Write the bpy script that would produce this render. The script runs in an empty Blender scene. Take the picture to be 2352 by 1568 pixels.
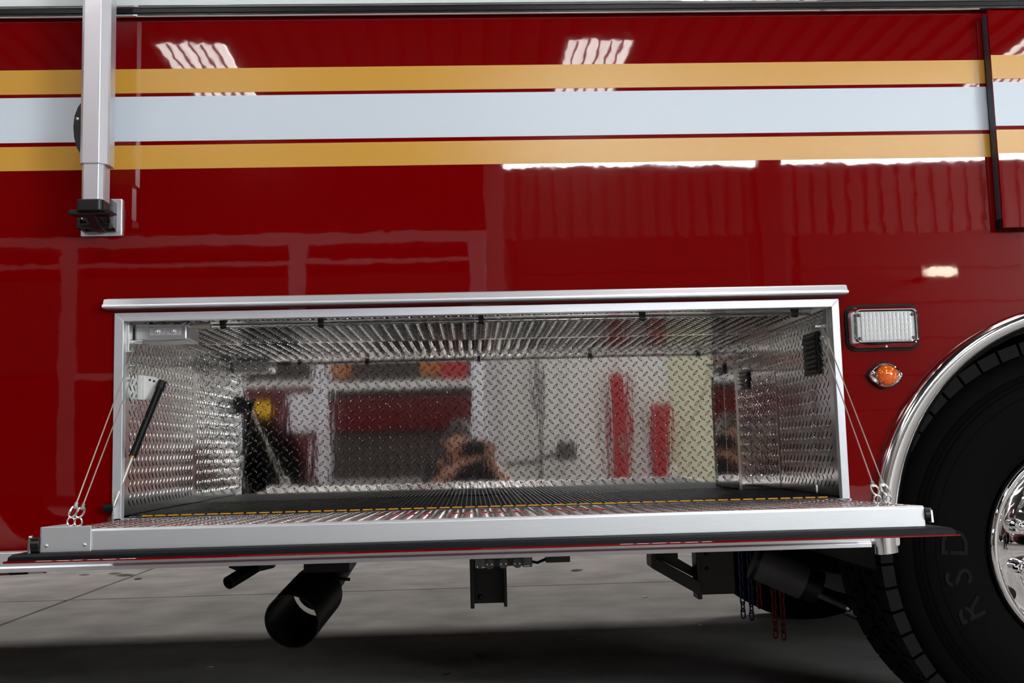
import bpy, math, random
from mathutils import Vector, Matrix
random.seed(7)
R = math.radians
scene = bpy.context.scene
col = scene.collection

# ------------------------------------------------------------------ camera
F_PX, YAW, PITCH, ROLL = 2394.178, 0.0399634, 0.10250895, -0.02544637
cy_, sy_, cp_, sp_ = math.cos(YAW), math.sin(YAW), math.cos(PITCH), math.sin(PITCH)
fwd = Vector((sy_ * cp_, cy_ * cp_, sp_)); r0 = Vector((cy_, -sy_, 0)); u0 = r0.cross(fwd)
rgt = math.cos(ROLL) * r0 + math.sin(ROLL) * u0
up = -math.sin(ROLL) * r0 + math.cos(ROLL) * u0
cam_d = bpy.data.cameras.new('camera'); cam = bpy.data.objects.new('camera', cam_d); col.objects.link(cam)
cam_d.sensor_fit = 'HORIZONTAL'; cam_d.sensor_width = 36.0; cam_d.lens = 36.0 * F_PX / 2352.0
cam_d.clip_start = 0.02; cam_d.clip_end = 200
cam.matrix_world = Matrix(((rgt.x, up.x, -fwd.x, 0.0), (rgt.y, up.y, -fwd.y, -2.3), (rgt.z, up.z, -fwd.z, 0.75), (0, 0, 0, 1)))
scene.camera = cam

# ------------------------------------------------------------------ world, light, exposure
world = bpy.data.worlds.new('overcast_sky'); scene.world = world; world.use_nodes = True
bg = world.node_tree.nodes['Background']; bg.inputs[0].default_value = (0.80, 0.90, 1.0, 1); bg.inputs[1].default_value = 6.0
scene.view_settings.view_transform = 'Standard'; scene.view_settings.look = 'None'
scene.view_settings.gamma = 1.0; scene.view_settings.use_curve_mapping = False
scene.view_settings.exposure = 0.08
scene.cycles.use_denoising = True
scene.cycles.max_bounces = 8; scene.cycles.glossy_bounces = 6; scene.cycles.diffuse_bounces = 3
scene.cycles.use_adaptive_sampling = True; scene.cycles.adaptive_threshold = 0.03; scene.cycles.caustics_reflective = False; scene.cycles.caustics_refractive = False
scene.cycles.transmission_bounces = 6; scene.cycles.sample_clamp_indirect = 8.0
SKYLIGHT, WINDOW, SIDE_LIGHT = 13.5, 36.0, 24.0

def area(name, loc, rot, sx, sy, power_density, colour):
    d = bpy.data.lights.new(name, 'AREA'); d.shape = 'RECTANGLE'; d.size = sx; d.size_y = sy
    d.energy = power_density * sx * sy * math.pi; d.color = colour
    o = bpy.data.objects.new(name, d); col.objects.link(o); o.location = loc; o.rotation_euler = rot
    return o
# unseen area light added as key from the right, filling a wall opening
area('added_side_light', (11.95, -11.75, 4.0), (0, R(90), 0), 2.8, 5.5, SIDE_LIGHT, (0.96, 1.0, 0.98))


# ------------------------------------------------------------------ materials
def mat(name, base, rough=0.5, metal=0.0, **k):
    m = bpy.data.materials.new(name); m.use_nodes = True
    nt = m.node_tree; b = nt.nodes['Principled BSDF']
    b.inputs['Base Color'].default_value = (*base, 1); b.inputs['Roughness'].default_value = rough
    b.inputs['Metallic'].default_value = metal
    if 'ior' in k: b.inputs['IOR'].default_value = k['ior']
    if 'coat' in k: b.inputs['Coat Weight'].default_value = k['coat']; b.inputs['Coat Roughness'].default_value = k.get('coat_rough', 0.02)
    if 'trans' in k: b.inputs['Transmission Weight'].default_value = k['trans']
    if 'spec' in k: b.inputs['Specular IOR Level'].default_value = k['spec']
    if 'emit' in k:
        b.inputs['Emission Color'].default_value = (*k.get('ecol', (1, 1, 1)), 1); b.inputs['Emission Strength'].default_value = k['emit']
    tc = None
    if 'bump' in k or 'vary' in k:
        tc = nt.nodes.new('ShaderNodeTexCoord'); mp = nt.nodes.new('ShaderNodeMapping')
        mp.inputs['Scale'].default_value = k.get('stretch', (1, 1, 1)); nt.links.new(tc.outputs['Object'], mp.inputs[0])
    if 'bump' in k:
        sc, st, dist = k['bump']
        n = nt.nodes.new('ShaderNodeTexNoise'); n.inputs['Scale'].default_value = sc; n.inputs['Detail'].default_value = k.get('detail', 2)
        bp = nt.nodes.new('ShaderNodeBump'); bp.inputs['Strength'].default_value = st; bp.inputs['Distance'].default_value = dist
        nt.links.new(mp.outputs[0], n.inputs['Vector']); nt.links.new(n.outputs['Fac'], bp.inputs['Height'])
        nt.links.new(bp.outputs[0], b.inputs['Normal'])
        if 'coat' in k: nt.links.new(bp.outputs[0], b.inputs['Coat Normal'])
    if 'vary' in k:
        sc, amt, dark = k['vary']
        n2 = nt.nodes.new('ShaderNodeTexNoise'); n2.inputs['Scale'].default_value = sc; n2.inputs['Detail'].default_value = 6
        cr = nt.nodes.new('ShaderNodeValToRGB'); cr.color_ramp.elements[0].position = 0.5 - amt; cr.color_ramp.elements[1].position = 0.5 + amt
        cr.color_ramp.elements[0].color = (*[c * dark for c in base], 1); cr.color_ramp.elements[1].color = (*base, 1)
        nt.links.new(mp.outputs[0], n2.inputs['Vector']); nt.links.new(n2.outputs['Fac'], cr.inputs[0]); nt.links.new(cr.outputs[0], b.inputs['Base Color'])
    return m
M = {}
M['red'] = mat('red_gloss_paint', (0.185, 0.0, 0.0006), 0.02, ior=1.5, bump=(9, 0.05, 0.0032), detail=3)
M['white_paint'] = mat('white_gloss_paint', (0.78, 0.84, 0.86), 0.05, bump=(3.0, 0.1, 0.01))
M['gold'] = mat('gold_vinyl', (0.68, 0.36, 0.05), 0.22, bump=(900, 0.15, 0.0004))
M['white_vinyl'] = mat('white_vinyl', (0.70, 0.79, 0.89), 0.28, spec=0.3, bump=(900, 0.1, 0.0003))
M['black_rubber'] = mat('black_rubber', (0.005, 0.006, 0.008), 0.5, spec=0.15)
M['seal_grey'] = mat('blue_grey_seal_rubber', (0.05, 0.06, 0.085), 0.4)
M['black_gloss'] = mat('black_gloss', (0.005, 0.006, 0.007), 0.22, spec=0.3)
M['black_paint'] = mat('black_chassis_paint', (0.004, 0.004, 0.0045), 0.45, spec=0.35, bump=(60, 0.2, 0.002))
M['black_plastic'] = mat('black_plastic', (0.005, 0.005, 0.006), 0.35)
M['chrome'] = mat('chrome', (0.86, 0.86, 0.87), 0.04, 1.0)
M['polished'] = mat('polished_aluminium', (0.80, 0.80, 0.81), 0.12, 1.0, bump=(40, 0.05, 0.001))
M['brushed'] = mat('brushed_aluminium', (0.70, 0.735, 0.77), 0.42, 0.75, bump=(220, 0.25, 0.0005), stretch=(0.15, 1, 1))
M['satin'] = mat('satin_aluminium_extrusion', (0.84, 0.87, 0.94), 0.34, 0.65)
M['anodised'] = mat('silver_anodised_pole', (0.70, 0.70, 0.76), 0.34, 0.75)
M['cast'] = mat('cast_aluminium', (0.55, 0.55, 0.56), 0.42, 1.0, bump=(120, 0.3, 0.001))
M['tread'] = mat('tread_plate_aluminium', (0.92, 0.92, 0.91), 0.045, 1.0, bump=(11, 0.05, 0.004), stretch=(2.2, 2.2, 0.5), detail=3)
M['tread_side'] = mat('tread_plate_side_sheets', (0.84, 0.84, 0.83), 0.12, 1.0, bump=(11, 0.05, 0.004), detail=3)
M['tread_worn'] = mat('tread_plate_worn', (0.80, 0.79, 0.80), 0.20, 1.0, bump=(11, 0.05, 0.004), detail=3)
M['zinc'] = mat('zinc_plated_steel', (0.72, 0.74, 0.74), 0.25, 1.0)
M['wire'] = mat('galvanised_wire', (0.62, 0.59, 0.52), 0.4, 0.8)
M['white_plastic'] = mat('white_powder_coat', (0.85, 0.86, 0.85), 0.35)
M['yellow'] = mat('yellow_mat_edge', (0.75, 0.34, 0.01), 0.5)
M['mat_black'] = mat('black_matting', (0.003, 0.003, 0.004), 0.35, spec=0.2)
M['rib'] = mat('matting_rib', (0.006, 0.0055, 0.005), 0.5, spec=0.25)
M['red_ink'] = mat('red_lettering', (0.62, 0.008, 0.012), 0.4)
M['amber'] = mat('amber_lens', (0.90, 0.14, 0.002), 0.08, coat=1.0)
M['amber_dark'] = mat('amber_prism', (0.75, 0.10, 0.002), 0.1, coat=1.0)
M['clear'] = mat('clear_lens', (0.97, 0.98, 1.0), 0.03, trans=1.0, ior=1.3)
M['clear_tube'] = mat('clear_tube', (0.95, 0.95, 0.93), 0.05, trans=0.9, ior=1.25)
M['reflector'] = mat('silver_reflector', (0.86, 0.88, 0.90), 0.16, 0.35, coat=1.0)
M['connector'] = mat('cream_plastic', (0.75, 0.73, 0.66), 0.4)
M['tyre'] = mat('tyre_rubber', (0.0022, 0.0022, 0.0022), 0.7, spec=0.05, bump=(80, 0.1, 0.002))
M['tyre_block'] = mat('tyre_tread_rubber', (0.005, 0.005, 0.006), 0.7, spec=0.12)
M['concrete'] = mat('concrete', (0.56, 0.545, 0.53), 0.85, spec=0.12, vary=(3.4, 0.20, 0.66), bump=(45, 0.25, 0.004))
M['joint'] = mat('dark_joint', (0.06, 0.055, 0.05), 0.9)
M['blue_chain'] = mat('blue_painted_steel', (0.01, 0.025, 0.12), 0.35, 0.3)
M['red_chain'] = mat('red_painted_steel', (0.22, 0.01, 0.012), 0.35, 0.3)
M['grey_paint'] = mat('grey_painted_steel', (0.11, 0.11, 0.115), 0.5, vary=(9, 0.3, 0.6))
M['galv'] = mat('galvanised_plate', (0.42, 0.41, 0.43), 0.4, 0.7)
M['siding'] = mat('pale_wall_siding', (0.12, 0.105, 0.10), 0.5)
M['roofing'] = mat('roof_sheet', (0.025, 0.020, 0.020), 0.9, spec=0.05)
M['bay_door'] = mat('pale_door_panel', (0.035, 0.032, 0.03), 0.45)
M['steel_col'] = mat('dark_steel_column', (0.05, 0.045, 0.045), 0.5)
M['sky_panel'] = mat('skylight_panel', (0.8, 0.8, 0.8), 0.5, emit=SKYLIGHT, ecol=(1.0, 0.95, 0.90))
M['pane'] = mat('daylit_window', (0.8, 0.8, 0.8), 0.3, emit=WINDOW, ecol=(0.93, 0.96, 1.0))
M['lamp_glow'] = mat('lamp_glow', (0.9, 0.85, 0.75), 0.4, emit=22.0, ecol=(1.0, 0.85, 0.65))
M['leaf'] = mat('dry_leaf', (0.16, 0.07, 0.025), 0.8)
M['paper'] = mat('paper_scrap', (0.75, 0.74, 0.72), 0.8)
M['hose'] = mat('brown_rubber_hose', (0.17, 0.05, 0.03), 0.5)
M['brass'] = mat('brass', (0.45, 0.25, 0.08), 0.35, 0.9)
M['skin'] = mat('skin', (0.48, 0.24, 0.17), 0.5)
M['hair'] = mat('dark_hair', (0.03, 0.02, 0.015), 0.6)
M['shirt'] = mat('dark_shirt', (0.012, 0.013, 0.02), 0.8)
M['trousers'] = mat('dark_trousers', (0.02, 0.022, 0.03), 0.8)
M['eye'] = mat('eye_white', (0.7, 0.7, 0.68), 0.3)
M['red2'] = mat('red_paint_second_truck', (0.11, 0.014, 0.02), 0.15)
M['shutter'] = mat('dark_shutter', (0.045, 0.035, 0.033), 0.4)
M['orange'] = mat('orange_gear', (0.45, 0.16, 0.05), 0.6)
M['locker_red'] = mat('red_locker_paint', (0.42, 0.02, 0.03), 0.4)
M['pale_yellow'] = mat('pale_yellow_paint', (0.74, 0.75, 0.56), 0.5)
M['pale_panel'] = mat('pale_grey_panel', (0.86, 0.87, 0.85), 0.5)
M['yellow_mark'] = mat('yellow_reflective_mark', (0.85, 0.50, 0.01), 0.4)

# ------------------------------------------------------------------ mesh helpers
class MB:
    def __init__(s): s.v = []; s.f = []
    def add(s, vs, fs):
        o = len(s.v); s.v += [tuple(p) for p in vs]; s.f += [tuple(i + o for i in f) for f in fs]; return s
    def box(s, x0, x1, y0, y1, z0, z1):
        return s.add([(x0, y0, z0), (x1, y0, z0), (x1, y1, z0), (x0, y1, z0), (x0, y0, z1), (x1, y0, z1), (x1, y1, z1), (x0, y1, z1)],
                     [(0, 3, 2, 1), (4, 5, 6, 7), (0, 1, 5, 4), (1, 2, 6, 5), (2, 3, 7, 6), (3, 0, 4, 7)])
    def prism(s, poly, axis, a, b):
        # poly: list of 2-D points; axis 'x': (y,z), 'y': (x,z), 'z': (x,y)
        def at(p, t):
            return {'x': (t, p[0], p[1]), 'y': (p[0], t, p[1]), 'z': (p[0], p[1], t)}[axis]
        n = len(poly)
        return s.add([at(p, a) for p in poly] + [at(p, b) for p in poly],
                     [tuple(range(n)), tuple(range(2 * n - 1, n - 1, -1))] + [(i, n + i, n + (i + 1) % n, (i + 1) % n) for i in range(n)])
    def tube(s, path, r, n=12, caps=True, closed=False):
        P = [Vector(p) for p in path]; m = len(P)
        rs = r if isinstance(r, (list, tuple)) else [r] * m
        t0 = (P[1] - P[0]).normalized(); a = Vector((0, 0, 1)) if abs(t0.z) < 0.9 else Vector((1, 0, 0))
        u = (a - t0 * a.dot(t0)).normalized(); vs = []
        for i in range(m):
            if closed: t = (P[(i + 1) % m] - P[i - 1]).normalized()
            else: t = (P[min(i + 1, m - 1)] - P[max(i - 1, 0)]).normalized()
            u = (u - t * u.dot(t)).normalized(); w = t.cross(u)
            for k in range(n):
                q = 2 * math.pi * k / n; vs.append(P[i] + rs[i] * (math.cos(q) * u + math.sin(q) * w))
        fs = []
        for i in range(m if closed else m - 1):
            j = (i + 1) % m
            for k in range(n): fs.append((i * n + k, i * n + (k + 1) % n, j * n + (k + 1) % n, j * n + k))
        if caps and not closed: fs += [tuple(range(n - 1, -1, -1)), tuple(range((m - 1) * n, m * n))]
        return s.add(vs, fs)
    def revolve(s, prof, c, axis='y', n=64, a0=0.0, a1=2 * math.pi):
        # prof: (along-axis, radius); axis y: angle from +x towards +z
        full = abs(a1 - a0 - 2 * math.pi) < 1e-6; k = n if full else n + 1; vs = []
        for i in range(k):
            q = a0 + (a1 - a0) * i / n
            for (h, r) in prof:
                ca, sa = r * math.cos(q), r * math.sin(q)
                vs.append({'y': (c[0] + ca, c[1] + h, c[2] + sa), 'z': (c[0] + ca, c[1] + sa, c[2] + h), 'x': (c[0] + h, c[1] + ca, c[2] + sa)}[axis])
        m = len(prof); fs = []
        for i in range(n):
            j = (i + 1) % k
            for h in range(m - 1): fs.append((i * m + h, i * m + h + 1, j * m + h + 1, j * m + h))
        return s.add(vs, fs)
    def dome(s, c, r, h, axis=(0, -1, 0), n=12, rings=3):
        ax = Vector(axis).normalized(); a = Vector((0, 0, 1)) if abs(ax.z) < .9 else Vector((1, 0, 0))
        u = (a - ax * a.dot(ax)).normalized(); w = ax.cross(u); c = Vector(c); vs = []
        for i in range(rings):
            t = (math.pi / 2) * i / rings
            for k in range(n):
                q = 2 * math.pi * k / n; vs.append(c + ax * h * math.sin(t) + r * math.cos(t) * (math.cos(q) * u + math.sin(q) * w))
        vs.append(c + ax * h); fs = []
        for i in range(rings - 1):
            for k in range(n): fs.append((i * n + k, i * n + (k + 1) % n, (i + 1) * n + (k + 1) % n, (i + 1) * n + k))
        for k in range(n): fs.append(((rings - 1) * n + k, (rings - 1) * n + (k + 1) % n, rings * n))
        fs.append(tuple(range(n - 1, -1, -1)))
        return s.add(vs, fs)
    def mesh(s, name):
        me = bpy.data.meshes.new(name); me.from_pydata(s.v, [], s.f); me.update(); return me

def empty(name, loc, label, cat, group=None):
    o = bpy.data.objects.new(name, None); col.objects.link(o); o.location = loc; o.empty_display_size = 0.1
    o['label'] = label; o['category'] = cat
    if group: o['group'] = group
    return o
def finish(o, m, smooth, bevel, autosm):
    me = o.data
    if m: me.materials.append(M[m])
    if smooth:
        me.polygons.foreach_set('use_smooth', [True] * len(me.polygons))
        if autosm:
            try: me.set_sharp_from_angle(angle=R(autosm))
            except Exception: pass
    if bevel:
        b = o.modifiers.new('edge_bevel', 'BEVEL'); b.width = bevel; b.segments = 2; b.limit_method = 'ANGLE'; b.angle_limit = R(40)
def hang(o, parent):
    o.parent = parent
    if parent.type == 'EMPTY': o.matrix_parent_inverse = Matrix.Translation(-parent.location)
def part(parent, name, mb, m, label=None, smooth=False, bevel=0.0, autosm=35, kind=None):
    me = mb.mesh(name) if isinstance(mb, MB) else mb
    o = bpy.data.objects.new(name, me); col.objects.link(o)
    if not me.materials: finish(o, m, smooth, 0, autosm)
    if bevel: finish(o, None, False, bevel, 0)
    if parent is not None: hang(o, parent)
    if label: o['label'] = label
    if kind: o['kind'] = kind
    return o
def struct(name, mb, m, label, cat, **k):
    o = part(None, name, mb, m, **k); o['kind'] = 'structure'; o['label'] = label; o['category'] = cat; return o
def thing(name, mb, m, label, cat, group=None, **k):
    o = part(None, name, mb, m, **k); o['label'] = label; o['category'] = cat
    if group: o['group'] = group
    return o
def arc_pts(c, r, a0, a1, n): return [(c[0] + r * math.cos(R(a0 + (a1 - a0) * i / n)), c[1] + r * math.sin(R(a0 + (a1 - a0) * i / n))) for i in range(n + 1)]
def rrect(x0, x1, z0, z1, r, n=5):
    return arc_pts((x1 - r, z1 - r), r, 0, 90, n) + arc_pts((x0 + r, z1 - r), r, 90, 180, n) + arc_pts((x0 + r, z0 + r), r, 180, 270, n) + arc_pts((x1 - r, z0 + r), r, 270, 360, n)
def ring(mb, loops):
    # loops: list of lists of 3-D points of equal length, skinned one to the next
    n = len(loops[0]); vs = [p for l in loops for p in l]; fs = []
    for i in range(len(loops) - 1):
        for k in range(n): fs.append((i * n + k, i * n + (k + 1) % n, (i + 1) * n + (k + 1) % n, (i + 1) * n + k))
    return mb.add(vs, fs)
def diamonds(u0, u1, v0, v1, place, pitch=0.0281, a=0.0108, b=0.0031, h=0.0013, skip=None):
    # raised lozenges of tread plate on a sheet; place(u, v, height) -> 3-D point
    mb = MB(); k = math.sqrt(0.5)
    base = [(-a, 0), (-a * .5, -b * .8), (0, -b), (a * .5, -b * .8), (a, 0), (a * .5, b * .8), (0, b), (-a * .5, b * .8)]
    nu = int((u1 - u0) / pitch * 2); nv = int((v1 - v0) / pitch * 2)
    for i in range(1, nu):
        for j in range(1, nv):
            if (i + j) % 2: continue
            cu, cv = u0 + i * pitch / 2, v0 + j * pitch / 2
            if cu + a * k > u1 or cv + a * k > v1: continue
            if skip and skip(cu, cv): continue
            s = 1 if i % 2 else -1
            vs = []
            for (p, q) in base: vs.append(place(cu + k * (p + q * s), cv + k * (-p * s + q), 0))
            for (p, q) in base: vs.append(place(cu + k * (p * .62 + q * .5 * s), cv + k * (-p * .62 * s + q * .5), h))
            fs = [(t, (t + 1) % 8, 8 + (t + 1) % 8, 8 + t) for t in range(8)] + [(8, 9, 10, 11, 12, 13, 14, 15)]
            mb.add(vs, fs)
    return mb

# ================================================================== THE GARAGE
X0, X1, Y0, Y1, ZR = -12.0, 12.0, -15.2, 9.0, 6.5
fl = struct('floor', MB().box(X0, X1, Y0, Y1, -0.12, -0.025), 'joint', 'stained grey concrete garage floor cut into square slabs', 'floor')
xs = [X0] + [-2.2 + 3.8 * i for i in range(-2, 4)] + [X1]; ys = [Y0] + [3.52 + 3.8 * i for i in range(-4, 2)] + [Y1]
for i in range(len(xs) - 1):
    for j in range(len(ys) - 1):
        g = 0.010
        part(fl, 'slab', MB().box(xs[i] + g, xs[i + 1] - g, ys[j] + g, ys[j + 1] - g, -0.025, 0.0), 'concrete', bevel=0.004)
def corrugated(u0, u1, pitch, depth, place):
    # trapezoid rib sheet; place(u, d) -> (p_start, p_end)
    pts = []; u = u0
    while u < u1 - 1e-6:
        for (du, d) in ((0, 0), (.55, 0), (.65, 1), (.9, 1)): pts.append((min(u + du * pitch, u1), d * depth))
        u += pitch
    pts.append((u1, 0)); mb = MB(); vs = []; fs = []
    for p in pts:
        a, b = place(*p); vs += [a, b]
    for i in range(len(pts) - 1): fs.append((2 * i, 2 * i + 2, 2 * i + 3, 2 * i + 1))
    return mb.add(vs, fs)
struct('ceiling', corrugated(X0, X1, 0.40, 0.05, lambda u, d: ((u, Y0, ZR + d), (u, Y1, ZR + d))), 'roofing', 'dim ribbed metal roof sheeting high above the truck', 'ceiling')
n = 0
for sx in (-10.0, -4.30, 1.46, 8.15):
    for sy in (-15.0, -8.6, -2.0, 4.4):
        n += 1
        w = struct('window_%d' % n, corrugated(sx, sx + 0.94, 0.23, 0.02, lambda u, d, sy=sy: ((u, sy, ZR - .03 + d), (u, sy + 3.1, ZR - .03 + d))), 'sky_panel',
               'translucent ribbed skylight panel in the garage roof', 'skylight'); w['group'] = 'skylight panels in the roof'
        for k in range(5): part(w, 'rib', MB().box(sx + .135 + k * .16, sx + .165 + k * .16, sy, sy + 3.1, ZR - .06, ZR - .032), 'roofing')  # thin battens added below the even glow to make the ribs' darker stripes
# wall opposite the truck, with high window strips and overhead doors
struct('wall_back', corrugated(X0, X1, 0.30, 0.04, lambda u, d: ((u, Y0 + .04 - d, 4.3), (u, Y0 + .04 - d, 5.53))), 'siding', 'pale ribbed metal siding above the overhead doors', 'wall')
wb = MB().box(X0, X1, Y0 - .2, Y0, 0, 4.3).box(X0, X1, Y0 - .2, Y0, 5.95, ZR + .06).box(X0, X1, Y0 - .2, Y0 - .02, 4.3, 5.53)
struct('wall_back_lower', wb, 'siding', 'plain pale lower wall behind the overhead doors', 'wall')
n = 100
for a, b in ((0.61, 5.0), (5.41, 11.5), (-5.2, 0.2), (-11.5, -5.6)):
    n += 1; s = struct('window_%d' % n, MB().box(a, b, Y0 - .06, Y0 - .02, 5.53, 5.95), 'pane', 'long bright clerestory window strip under the garage eaves', 'window')
    s['group'] = 'clerestory window strips'
    struct('trim_%d' % n, MB().box(a - .03, b + .03, Y0 - .02, Y0 + .02, 5.49, 5.54), 'siding', 'thin pale sill under a clerestory window strip', 'trim')['group'] = 'clerestory sills'
for k, (a, b, z) in enumerate(((5.0, 5.41, 0), (.2, .61, 0), (-5.6, -5.2, 0), (X0, -11.5, 4.3), (11.5, X1, 4.3))):
    struct('trim_%d' % (200 + k), MB().box(a, b, Y0 - .2, Y0 + .12, z, ZR), 'galv' if k == 1 else 'steel_col', 'dark steel wall pier beside the overhead doors', 'pier')['group'] = 'wall piers'
n = 0
for a, b in ((0.75, 4.85), (5.6, 9.6), (-4.9, 0.05), (-10.2, -5.8)):
    n += 1
    d = struct('door_%d' % n, MB().box(a, b, Y0 + .002, Y0 + .03, 0.0, 4.3), 'bay_door', 'pale sectional overhead garage door', 'door', bevel=0.003); d['group'] = 'overhead doors'
    for k in range(7): part(d, 'panel', MB().box(a + .05, b - .05, Y0 + .03, Y0 + .06, .02 + k * .61, .60 + k * .61), 'bay_door', bevel=0.01)
# side and far walls (opening left for the added side light)
struct('wall_right', MB().box(X1, X1 + .2, Y0, -14.5, 0, ZR + .06).box(X1, X1 + .2, -9, Y1, 0, ZR + .06).box(X1, X1 + .2, -14.5, -9, 5.4, ZR + .06).box(X1, X1 + .2, -14.5, -9, 0, 2.6), 'siding', 'garage side wall with a long high opening for the added side light', 'wall')
struct('wall_left', MB().box(X0 - .2, X0, Y0, Y1, 0, ZR + .06), 'siding', 'plain garage end wall left of the truck', 'wall')
struct('wall_front', MB().box(X0, X1, Y1, Y1 + .2, 0, ZR + .06), 'siding', 'plain garage wall beyond the truck', 'wall')

# ================================================================== THE FIRE TRUCK
truck = empty('fire_truck', (0.2, 1.25, 0), 'red fire truck with gold and white stripes and an open drop-down side compartment', 'fire truck')
T = lambda name, mb, m, label=None, **k: part(truck, name, mb, m, label, **k)
CX, CZ = 1.390, 0.535          # wheel arch centre
OX0, OX1, OZ0, OZ1 = -0.757, 0.812, 0.627, 1.055   # compartment interior
DEP = 0.585
# side sheet, cut for the compartment and the wheel arch
def side_sheet():
    mb = MB(); edges = [-3.2, OX0, OX1, CX - .508]; na = 40
    edges += [CX - .508 * math.cos(math.pi * i / na) for i in range(1, na + 1)] + [3.2]
    zt, zb = 1.740, 0.545
    def zlow(x):
        q = .508 ** 2 - (x - CX) ** 2
        return CZ + math.sqrt(q) if q > 1e-9 else zb
    for a, b in zip(edges[:-1], edges[1:]):
        rngs = [((zlow(a), zlow(b)), (zt, zt))] if a >= CX - .509 and b <= CX + .509 else ([((zb, zb), (.610, .610)), ((OZ1, OZ1), (zt, zt))] if (a >= OX0 - 1e-6 and b <= OX1 + 1e-6) else [((zb, zb), (zt, zt))])
        for lo, hi in rngs:
            mb.add([(a, 0, lo[0]), (b, 0, lo[1]), (b, 0, hi[1]), (a, 0, hi[0]), (a, .004, lo[0]), (b, .004, lo[1]), (b, .004, hi[1]), (a, .004, hi[0])],
                   [(0, 1, 2, 3), (7, 6, 5, 4), (0, 4, 5, 1), (3, 2, 6, 7)])
    return mb
T('side_panel', side_sheet(), 'red', 'glossy dark red side sheet of the truck body')
sh = MB()
sh.box(-3.2, CX - .52, .62, 2.5, .53, .56).box(-3.2, CX - .52, .004, .62, .53, .56).box(CX + .52, 3.2, .004, 2.5, .53, .56).box(CX - .52, CX + .52, .62, 2.5, .53, .56)
sh.box(-3.2, 3.2, 2.49, 2.5, .5, 3.2).box(-3.2, 3.2, .004, 2.5, 3.19, 3.2).box(-3.21, -3.2, .004, 2.5, .5, 3.2).box(3.2, 3.21, .004, 2.5, .5, 3.2)
T('body_shell', sh, 'black_paint', 'dark underside and far sides of the truck body')
wl = MB().revolve([(.0, .512), (.62, .512)], (CX, .004, CZ), 'y', 40, R(-8), R(188))
wl.box(CX - .52, CX + .52, .62, .63, .53, 1.06)
T('wheel_well_liner', wl, 'black_paint', 'black liner of the wheel well', smooth=True)
# upper white body and the gutter rail between
T('upper_panel', MB().box(-3.2, 3.2, -.002, .004, 1.7645, 3.2), 'white_paint', 'white upper body panel above the gutter rail')
T('gutter_rail', MB().prism([(.004, 1.738), (-.010, 1.738), (-.016, 1.744), (-.016, 1.757), (-.009, 1.762), (.004, 1.7645)], 'x', -3.2, 3.2), 'black_gloss', 'black gutter rail along the body', bevel=.002)
T('trim_strip', MB().tube([(-3.2, -.012, 1.7400), (3.2, -.012, 1.7400)], .0042, 10), 'chrome', 'bright lower edge of the gutter rail', smooth=True)
T('trim_strip', MB().tube([(-3.2, -.010, 1.7625), (3.2, -.010, 1.7625)], .003, 10), 'chrome', 'bright upper edge of the gutter rail', smooth=True)
for (z0, z1, m, lab) in ((1.5645, 1.6205, 'gold', 'upper gold reflective stripe'), (1.4537, 1.5565, 'white_vinyl', 'broad white reflective stripe'), (1.390, 1.4445, 'gold', 'lower gold reflective stripe')):
    T('stripe', MB().box(-3.2, 1.206, -.0006, .0004, z0, z1), m, lab)
# proud side door at the right with its own stripes
sd = T('side_door', MB().box(1.2065, 3.0, -.030, -.024, 1.218, 1.728), 'red', 'red side door edge with black weather seal at the right', bevel=.0015)
part(sd, 'seal', MB().prism([(1.2075, -.024), (1.2055, -.018), (1.2055, -.006), (1.208, 0), (1.235, 0), (1.235, -.024)], 'z', 1.225, 1.722), 'seal_grey', 'black rubber weather seal', smooth=True, autosm=50)
part(sd, 'seal', MB().prism([(-.024, 1.219), (-.014, 1.216), (0, 1.219), (0, 1.24), (-.024, 1.24)], 'x', 1.204, 3.0), 'black_rubber', smooth=True, autosm=50)
for (z0, z1, m) in ((1.5645, 1.6205, 'gold'), (1.4537, 1.5565, 'white_vinyl'), (1.390, 1.4445, 'gold')):
    part(sd, 'stripe', MB().box(1.207, 3.0, -.0307, -.0299, z0, z1), m)

# ------------------------------------------------ opening frame, drip rail
FW = .020
T('frame_rail', MB().prism([(OX0 - FW, OZ1 + .012), (OX1 + FW - .003, OZ1 + .012), (OX1, OZ1 - .006), (OX0, OZ1 - .006)], 'y', -.007, .012), 'satin', 'top aluminium rail of the compartment opening', bevel=.001)
T('frame_rail', MB().prism([(OX0 - FW, OZ1 + .012), (OX0, OZ1 - .006), (OX0, .612), (OX0 - FW, .612)], 'y', -.007, .012), 'satin', 'left aluminium rail of the compartment opening', bevel=.001)
T('frame_rail', MB().prism([(OX1 + FW - .003, OZ1 + .012), (OX1 + FW - .003, .612), (OX1, .612), (OX1, OZ1 - .006)], 'y', -.007, .012), 'satin', 'right aluminium rail of the compartment opening', bevel=.001)
T('frame_rail', MB().box(OX0 - FW, OX1 + FW, -.007, .012, .600, .622), 'satin', 'lower sill rail of the compartment opening')
T('drip_rail', MB().prism([(0, 1.076), (-.028, 1.0755), (-.031, 1.078), (-.030, 1.083), (-.024, 1.0835), (-.018, 1.096), (0, 1.100)], 'x', -.797, .845), 'satin', 'aluminium drip rail over the open compartment', bevel=.001)

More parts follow.
